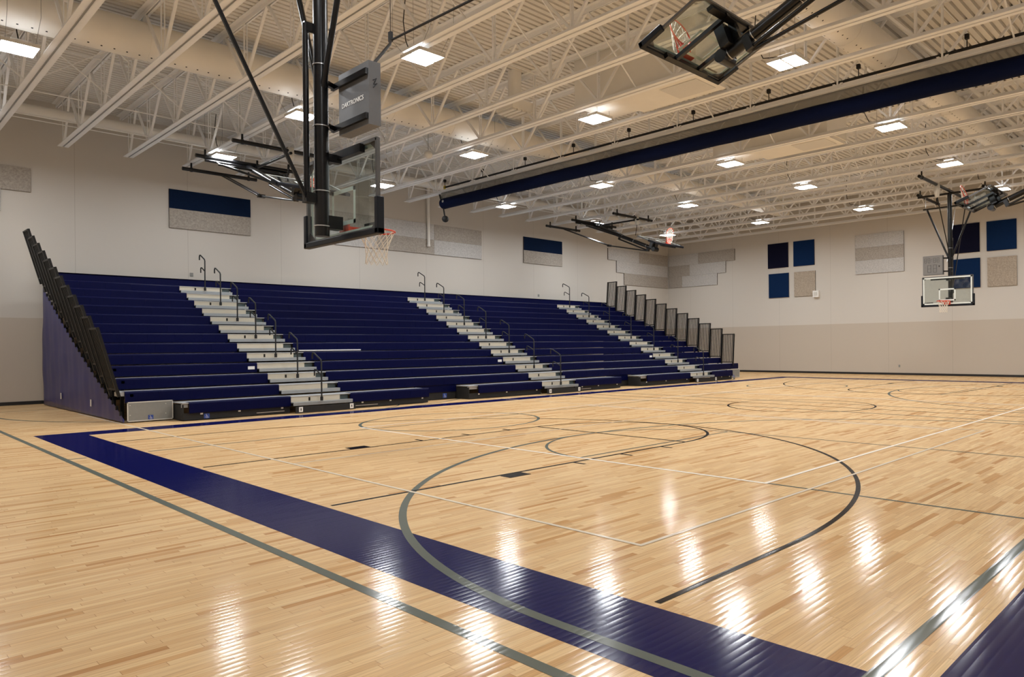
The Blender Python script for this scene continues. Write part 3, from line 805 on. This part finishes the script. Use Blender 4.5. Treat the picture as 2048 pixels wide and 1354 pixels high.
for k in range(0, 13):
    if k == 0: secs = [(2.0, 4.13), (5.6, 7.87), (9.55, 12.0), (13.5, 15.78), (17.25, 19.93), (21.43, 23.0)]
    elif k == 1: secs = [(1.0, 4.13), (5.6, 12.0), (13.5, 19.93), (21.43, 24.45)]
    else: secs = SEC
    for (a, b) in secs:
        mb = BB(); bench(mb, a, b, k); sb = mb.build('seat_bench', 'seat', BL)
        if k == 3 and b in (4.13, 12.0, 19.93):
            MB(BL_inv).box(b-.22, b-.06, yk(k)-.004, yk(k), zk(k)-.17, zk(k)-.09).build('row_tag', 'plate', sb)
    mb = BB(); x0, x1 = (1.9, 23.0) if k == 0 else (BX0, BX1 if k > 1 else 24.45)
    y1 = yk(k+1)+.08
    if k == 0:
        for a, b in ((1.88, 7.87), (9.23, 15.78), (16.89, 23.0)):
            mb.box(a, b, yk(0)+.05, y1, zk(0)-.035, zk(0)-.012)
        for a, b in AIS: mb.box(a, b, yk(0)+.0, yk(0)+.05, zk(0)-.028, zk(0)-.012)
        for a, c in ((1.88, 2.), (9.23, 9.55), (16.89, 17.25)): mb.box(a, c, yk(0)+.1, yk(0)+.14, zk(0)-.12, zk(0)-.02)
    else:
        mb.box(x0, x1, yk(k)+.05, y1, zk(k)-.035, zk(k)-.012)
        for a, b in AIS: mb.box(a, b, yk(k), yk(k)+.05, zk(k)-.028, zk(k)-.012)
        mb.box(x0-.12, x0, yk(k)+.05, yk(k)+.3, zk(k)-.1, zk(k)-.012)
    mb.build('deck_board', 'deckboard', BL)
    for a, b in AIS:
        mb = BB(); mb.box(a+.005, a+1.2, yk(k)+.012, yk(k)+.03, zk(k)-.15, zk(k)-.026); r = mb.build('aisle_riser', 'cream', BL)
        if k % 2 == 0 or a > 5: MB(BL_inv).box(a+.42, a+.46, yk(k)+.004, yk(k)+.012, zk(k)-.13, zk(k)-.05).build('rail_socket', 'guard', r)
        mb = BB(); mb.box(a+1.2, b-.02, yk(k)+.1, yk(k)+.17, zk(k)-.15, zk(k)-.05); mb.build('gap_shade_plate', 'teal', BL)  # plate standing in for the shadowed gap under the deck, shade in its colour
        mb = BB(); f = yk(k)-.13; zt = zk(k)-.15
        mb.box(a+.005, b-.005, f, yk(k)+.1, zt-.02, zt)
        for i in range(3): mb.box(a+.005, b-.005, f-.006+.003*i, f+.012, zt-.026-.028*i, zt-.006-.028*i)
        mb.box(a+.005, b-.005, f+.008, f+.02, zt-.082, zt-.01)
        mb.build('aisle_step', 'alu', BL)
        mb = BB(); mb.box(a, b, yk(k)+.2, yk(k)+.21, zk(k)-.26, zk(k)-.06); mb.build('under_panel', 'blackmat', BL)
# back row: closed upright along the wall
mb = BB(); mb.box(BX0, BX1, yk(13), yk(13)+.05, zk(12)-.06, zk(13)+.0)
mb.box(BX0, BX1, yk(13), yk(13)+.32, zk(13)-.03, zk(13)+.005)
mb.build('back_bench', 'seat', BL)
# thin white trim lying along one row
mb = BB(); mb.box(5.75, 7.6, yk(5)-.03, yk(5)+.0, zk(4)+.02, zk(4)+.05); mb.build('loose_trim', 'plate', BL)
# front kick boards
for a, b in ((1.9, 4.13), (5.6, 7.87), (9.23, 12.0), (13.5, 15.78), (16.89, 19.93), (21.43, 23.0)):
    mb = BB(); mb.box(a, b, yk(0)+.06, yk(0)+.1, .015, zk(0)-.24); kb = mb.build('kick_board', 'blackmat', BL)
    for x in (a+.35, (a+b)/2, b-.18):
        mb = BB(); mb.box(x-.025, x+.025, yk(0)+.052, yk(0)+.06, .125, .165); mb.build('bumper_cap', 'plate', kb)
    if a in (5.6, 1.9, 13.5):
        x0 = b-.75 if a == 1.9 else a+.15
        MB(BL_inv).box(x0, x0+.62, yk(0)+.05, yk(0)+.06, .06, .075).build('slot_trim', 'silver', kb)
for a, b in AIS:
    mb = BB(); mb.box(a, b, yk(0)-.27, yk(0)-.24, .015, zk(0)-.25); kb = mb.build('kick_board', 'blackmat', BL)
    for x in (a+.07, b-.15):
        pl = MB(BL_inv).box(x, x+.09, yk(0)-.28, yk(0)-.27, .04, .16).build('row_plate', 'plate', kb)
        mb = BB(); mb.box(x+.035, x+.055, yk(0)-.284, yk(0)-.28, .07, .13); mb.build('plate_mark', 'blackmat', kb)
for a, b in ((7.87, 9.23), (15.78, 16.89)):
    mb = BB(); mb.box(a, b, yk(1)+.06, yk(1)+.1, .015, zk(1)-.2); kb = mb.build('kick_board', 'blackmat', BL)
    mb = BB(); mb.box(a, b, yk(1)+.03, yk(1)+.06, zk(1)-.45, zk(1)-.24); mb.build('skirt', 'seat', BL)
for x in (1.9, 7.85, 9.24, 15.77, 16.9, 22.98):
    BB().box(x-.012, x+.012, yk(0)+.07, yk(1)+.05, .02, zk(0)-.06).build('end_plate', 'blackmat', BL)
def access_sign(x, y, z, s, parent):
    """blue square with the white wheelchair user symbol"""
    sg = MB(BL_inv).box(x-s/2, x+s/2, y-.004, y, z, z+s).build('access_sign', 'signblue', parent)
    mb = BB(); yy = y-.0055
    mb.tube([(x+s*.02+s*.2*math.cos(PI*(.75+i*1.05/10)), yy, z+s*.32+s*.2*math.sin(PI*(.75+i*1.05/10))) for i in range(11)], s*.028, 5)
    mb.tube([(x-s*.08, yy, z+s*.68), (x-s*.05, yy, z+s*.42), (x+s*.14, yy, z+s*.42), (x+s*.22, yy, z+s*.18), (x+s*.3, yy, z+s*.2)], s*.032, 5)
    mb.tube([(x-s*.07, yy, z+s*.55), (x+s*.1, yy, z+s*.55)], s*.028, 5)
    mb.lathe([(.0001, -.001), (s*.07, -.001), (s*.07, .002), (.0001, .002)], (x-s*.1, yy, z+s*.82), 10, 1)
    mb.build('wheelchair_symbol', 'plate', sg)
for x in (2.35,): access_sign(x, yk(0)+.058, .03, .11, BL)
for x in (8.15, 8.85, 16.2): access_sign(x, yk(1)+.058, .05, .13, BL)
# grey access panels at the two front ends
for x0, x1, zt, pale in ((1.02, 1.86, .45, True), (23.45, 24.45, .42, True)):
    mb = BB(); mb.box(x0, x1, yk(1)-.07, yk(1)-.05, .03, zt); ap = mb.build('access_panel', 'greypanel', BL)
    mb = BB(); y = yk(1)-.075
    mb.box(x0, x1, y, y+.005, zt-.02, zt); mb.box(x0, x1, y, y+.005, .03, .05); mb.box(x0, x0+.018, y, y+.005, .03, zt); mb.box(x1-.018, x1, y, y+.005, .03, zt)
    mb.build('edge_trim', 'greypale', ap)
    mb = BB()
    for xx in (x0+.05, x1-.14): 
        for z in (.16, .37): mb.box(xx-.008, xx+.008, y-.003, y, z, z+.016)
    mb.build('screw_head', 'greypale', ap)
    access_sign((x0+x1)/2, y, .055, .095, ap)
# side curtain and guards
def side_curtain(x, sgn):
    nU, nV = 60, 20; vs = []; fs = []
    for i in range(nU+1):
        u = i/nU; y = 9.46+(17.85-9.46)*u
        top = .07+(3.4-.07)*u-.12*math.sin(PI*u)
        for j in range(nV+1):
            v = j/nV; z = .02+(top-.02)*v
            w = .012*math.sin(y*5.1+z*1.3)+.008*math.sin(y*11.7-z*2.)+.006*math.sin(z*6.+y)
            vs.append((x+w*(.3+.7*math.sin(PI*min(1, v+.05))), y, z))
    for i in range(nU):
        for j in range(nV): fs.append((i*(nV+1)+j, (i+1)*(nV+1)+j, (i+1)*(nV+1)+j+1, i*(nV+1)+j+1))
    mb = BB(); mb.smooth = True; mb.add(vs, fs); c = mb.build('side_curtain', 'vinyl', BL)
    sl = c.modifiers.new('thick', 'SOLIDIFY'); sl.thickness = .004
    for i in range(1, 27):
        u = i/27; y = 9.46+8.39*u; z = .07+3.33*u-.12*math.sin(PI*u)
        mb = BB(); mb.box(x-.02, x+.02, y-.03, y+.03, z-.03, z+.06); mb.build('curtain_hook', 'blackmat', c)
    for y, z in ((15.4, .28), (12.2, .24)):
        mb = BB(); mb.box(x+sgn*.03, x+sgn*.034, y-.05, y+.05, z, z+.16); mb.build('paper_tag', 'plate', c)
side_curtain(.97, -1); side_curtain(24.05, 1)
# dark stepped frame under the decks just inside the curtain
for x in (1.12, 23.9):
    mb = BB()
    for k in range(1, 13): mb.box(x-.03, x+.03, yk(k)+.06, yk(k)+.12, .02, zk(k)-.06); mb.box(x-.03, x+.03, yk(k), yk(k+1), zk(k)-.12, zk(k)-.06)
    mb.build('support_frame', 'blackmat', BL)
def guard(k, xb, xt):
    mb = BB(); y0, y1 = yk(k)+.01, yk(k+1)-.03; z0 = zk(k)+.05; z1 = zk(k)+1.34
    up = Vector((xt-xb, 0, z1-z0))
    P = lambda y, f: Vector((xb, y, z0))+up*f
    mb.beam(P(y0, 1), P(y1, 1), .04, .04); mb.beam(P(y0, 0), P(y1, 0), .04, .04)
    mb.beam(P(y0, -.12), P(y0, 1.015), .055, .055, (0, 1, 0)); mb.beam(P(y1, -.12), P(y1, 1.015), .055, .055, (0, 1, 0))
    for i in range(1, 7):
        y = y0+(y1-y0)*i/7; mb.beam(P(y, 0), P(y, 1), .026, .026, (0, 1, 0))
    mb.build('end_guard', 'guard', BL)
for k in range(1, 13): guard(k, .86, .54); guard(k, 24.03, 24.14)
# aisle handrails
def handrail(x, k):
    mb = BB(); y = yk(k)-.17; z0 = zk(k)-.14; h = 1.0; r = .019
    mb.tube([(x, y, z0), (x, y, z0+h-.05), (x, y+.03, z0+h), (x, y+.4, z0+h+.17), (x, y+.46, z0+h+.175), (x, y+.49, z0+h+.13), (x, y+.49, z0+h+.02)], r, 8)
    mb.tube([(x, y, z0+.62), (x, y+.3, z0+.76), (x, y+.36, z0+.76), (x, y+.38, z0+.72), (x, y+.38, z0+.6)], r*.9, 8)
    mb.tube([(x, y, z0), (x, y, z0+.1)], .034, 10)
    mb.build('handrail', 'blackmat', BL)
for a, b in AIS:
    for k in (0, 2, 4, 6, 8, 10, 12): handrail(a+.66, k)

# ------------------------------------------------------------------ wall panels
cam_p = Vector((-3.20279508, -8.75188186, 1.55111588))
sL = (YL+8.75188)/(17.83+8.75188); sF = (XF+3.2028)/(29.534+3.2028)
lx = lambda x: cam_p.x+sL*(x-cam_p.x)
lz = lambda z: cam_p.z+sL*(z-cam_p.z)
fy = lambda y: cam_p.y+sF*(y-cam_p.y)
fz = lambda z: cam_p.z+sF*(z-cam_p.z)
def panel_left(x0, x1, z0, z1, mat, label, grp):
    x0, x1, z0, z1 = lx(x0), lx(x1), lz(z0), lz(z1)
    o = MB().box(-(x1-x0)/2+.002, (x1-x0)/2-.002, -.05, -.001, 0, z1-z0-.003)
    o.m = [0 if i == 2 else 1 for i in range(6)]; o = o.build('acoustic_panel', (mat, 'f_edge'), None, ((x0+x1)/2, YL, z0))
    return tag(o, label, 'wall panel', grp)
def panel_far(y0, y1, z0, z1, mat, label, grp):
    y0, y1, z0, z1 = fy(min(y0, y1)), fy(max(y0, y1)), fz(z0), fz(z1)
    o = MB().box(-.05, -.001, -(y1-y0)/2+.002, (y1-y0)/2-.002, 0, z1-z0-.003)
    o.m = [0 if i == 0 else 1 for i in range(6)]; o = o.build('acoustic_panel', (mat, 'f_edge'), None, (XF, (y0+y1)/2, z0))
    return tag(o, label, 'wall panel', grp)
G = 'acoustic wall panels'
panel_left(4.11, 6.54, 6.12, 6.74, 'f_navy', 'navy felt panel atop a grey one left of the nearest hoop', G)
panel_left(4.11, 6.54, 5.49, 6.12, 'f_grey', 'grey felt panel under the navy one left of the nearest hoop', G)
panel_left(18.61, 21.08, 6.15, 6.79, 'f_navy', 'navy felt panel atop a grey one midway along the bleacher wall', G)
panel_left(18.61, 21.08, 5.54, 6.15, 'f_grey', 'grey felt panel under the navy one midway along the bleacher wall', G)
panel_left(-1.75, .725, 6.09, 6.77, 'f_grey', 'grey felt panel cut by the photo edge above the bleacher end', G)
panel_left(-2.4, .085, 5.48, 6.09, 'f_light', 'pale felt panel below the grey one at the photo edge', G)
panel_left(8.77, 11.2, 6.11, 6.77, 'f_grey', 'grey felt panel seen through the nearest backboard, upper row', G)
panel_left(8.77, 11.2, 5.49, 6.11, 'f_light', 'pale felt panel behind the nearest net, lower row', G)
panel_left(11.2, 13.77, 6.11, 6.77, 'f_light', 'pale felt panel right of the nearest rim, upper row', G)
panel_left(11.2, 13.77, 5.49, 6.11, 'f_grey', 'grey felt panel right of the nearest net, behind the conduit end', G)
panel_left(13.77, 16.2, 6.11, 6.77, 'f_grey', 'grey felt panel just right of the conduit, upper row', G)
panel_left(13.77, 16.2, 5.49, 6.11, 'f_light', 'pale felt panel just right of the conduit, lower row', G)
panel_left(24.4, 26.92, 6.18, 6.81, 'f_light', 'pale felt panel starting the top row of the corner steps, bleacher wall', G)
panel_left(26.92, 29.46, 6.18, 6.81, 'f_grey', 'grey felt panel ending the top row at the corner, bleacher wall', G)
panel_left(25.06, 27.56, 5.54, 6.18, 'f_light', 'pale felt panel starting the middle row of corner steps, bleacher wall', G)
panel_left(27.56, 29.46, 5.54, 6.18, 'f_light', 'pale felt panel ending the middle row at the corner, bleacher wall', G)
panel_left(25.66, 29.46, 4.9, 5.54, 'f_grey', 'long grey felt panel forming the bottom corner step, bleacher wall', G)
YC_ = (YL-.06-cam_p.y)/sF+cam_p.y
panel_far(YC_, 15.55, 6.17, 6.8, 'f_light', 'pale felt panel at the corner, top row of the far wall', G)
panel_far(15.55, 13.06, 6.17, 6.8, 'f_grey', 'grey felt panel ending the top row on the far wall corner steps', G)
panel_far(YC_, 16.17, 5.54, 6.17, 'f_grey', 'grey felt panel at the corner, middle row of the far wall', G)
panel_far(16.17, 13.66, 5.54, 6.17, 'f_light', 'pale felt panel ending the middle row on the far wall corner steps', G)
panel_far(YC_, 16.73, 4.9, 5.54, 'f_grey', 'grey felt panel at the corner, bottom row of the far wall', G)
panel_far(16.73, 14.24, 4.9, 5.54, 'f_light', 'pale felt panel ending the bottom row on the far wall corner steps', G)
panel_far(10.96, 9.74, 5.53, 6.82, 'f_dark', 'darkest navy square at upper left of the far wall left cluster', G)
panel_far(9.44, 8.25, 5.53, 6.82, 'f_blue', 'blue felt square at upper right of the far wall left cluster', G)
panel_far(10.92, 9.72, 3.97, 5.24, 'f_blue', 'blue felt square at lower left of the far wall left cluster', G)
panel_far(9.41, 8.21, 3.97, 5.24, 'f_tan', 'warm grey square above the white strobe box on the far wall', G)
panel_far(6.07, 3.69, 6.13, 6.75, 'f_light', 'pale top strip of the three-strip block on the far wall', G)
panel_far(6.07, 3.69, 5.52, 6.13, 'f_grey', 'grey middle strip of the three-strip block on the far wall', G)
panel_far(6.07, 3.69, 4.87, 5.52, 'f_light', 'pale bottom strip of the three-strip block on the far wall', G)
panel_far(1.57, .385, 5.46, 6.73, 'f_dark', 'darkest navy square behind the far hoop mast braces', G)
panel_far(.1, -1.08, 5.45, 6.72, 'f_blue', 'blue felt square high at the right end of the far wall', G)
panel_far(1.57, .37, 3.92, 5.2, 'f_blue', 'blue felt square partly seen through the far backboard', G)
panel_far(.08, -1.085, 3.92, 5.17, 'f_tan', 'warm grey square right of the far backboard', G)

# ------------------------------------------------------------------ wall fittings
t = thing('strobe_box', (XF, fy(8.16), fz(3.9)), 'white strobe horn box under the warm grey square on the far wall', 'strobe')
MB().box(-.14, 0, -.16, .16, -.02, .32).build('back_box', 'plate', t)
MB().box(-.155, -.14, -.09, .09, .06, .24).build('lens', 'greypale', t)
t = thing('wall_socket', (XF, fy(3.97), fz(.4)), 'small socket plate low on the far wall', 'socket')
MB().box(-.012, 0, -.04, .04, 0, .12).build('cover_plate', 'greypanel', t)
for x, lb in ((4.735, 'small grey socket plate above the bleacher back row, by the first aisle'), (19.54, 'small dark socket plate above the bleacher back row, by the third aisle')):
    t = thing('wall_socket', (lx(x), YL, lz(3.96)), lb, 'socket')
    MB().box(-.05, .05, -.012, 0, 0, .12).build('cover_plate', 'greypanel', t)
t = thing('wall_conduit', (lx(13.46), YL, lz(5.8)), 'cream conduit pipe dropping from a joist over the felt panels', 'pipe')
MB().tube([(0, -.12, .06), (0, -.12, 2.95)], .06, 12).build('pipe', 'duct', t)
mb = MB(); mb.lathe([(.0001, -.02), (.07, -.02), (.075, .06), (.0001, .06)], (0, -.12, 0), 12); mb.build('end_cap', 'duct', t)
mb = MB(); mb.box(-.03, .03, -.08, 0, .9, .95); mb.box(-.03, .03, -.08, 0, 2.1, 2.15); mb.build('pipe_clip', 'duct', t)
t = thing('smoke_detector', (9.0, 10.6, 7.35), 'round white ball device hung on a thin stem near the curtain end', 'detector')
mb = MB(); mb.lathe([(.13*math.sin(PI*i/10)+1e-4, -.13*math.cos(PI*i/10)) for i in range(11)], (0, 0, .13), 14); mb.build('globe', 'fixture', t)
MB().tube([(0, 0, .24), (0, 0, 1.6)], .008, 6).build('stem', 'galv', t)

# ------------------------------------------------------------------ camera
cam = bpy.data.cameras.new('camera'); co = bpy.data.objects.new('camera', cam); COL.objects.link(co)
yaw, pitch, roll, f = .70821535, .0, -.01017541, 1420.586
fw = Vector((math.cos(yaw)*math.cos(pitch), math.sin(yaw)*math.cos(pitch), math.sin(pitch)))
rt = Vector((math.sin(yaw), -math.cos(yaw), 0)); up = rt.cross(fw)
r2 = math.cos(roll)*rt+math.sin(roll)*up; u2 = -math.sin(roll)*rt+math.cos(roll)*up
co.matrix_world = Matrix(((r2.x, u2.x, -fw.x, cam_p.x), (r2.y, u2.y, -fw.y, cam_p.y), (r2.z, u2.z, -fw.z, cam_p.z), (0, 0, 0, 1)))
cam.sensor_fit = 'HORIZONTAL'; cam.sensor_width = 36.; cam.lens = f*36/2048
cam.shift_x = -275.82437/2048; cam.shift_y = 13.21938/2048
cam.clip_start = .05; cam.clip_end = 200
S.camera = co
w = bpy.data.worlds.new('world'); S.world = w; w.use_nodes = True
w.node_tree.nodes['Background'].inputs[0].default_value = (.02, .02, .02, 1)
S.view_settings.view_transform = 'Standard'; S.view_settings.look = 'None'; S.view_settings.gamma = 1.
S.view_settings.use_curve_mapping = False
S.view_settings.exposure = .1
S.cycles.max_bounces = 10; S.cycles.diffuse_bounces = 6; S.cycles.glossy_bounces = 4; S.cycles.transparent_max_bounces = 12
S.cycles.sample_clamp_indirect = 6.
S.cycles.use_denoising = True
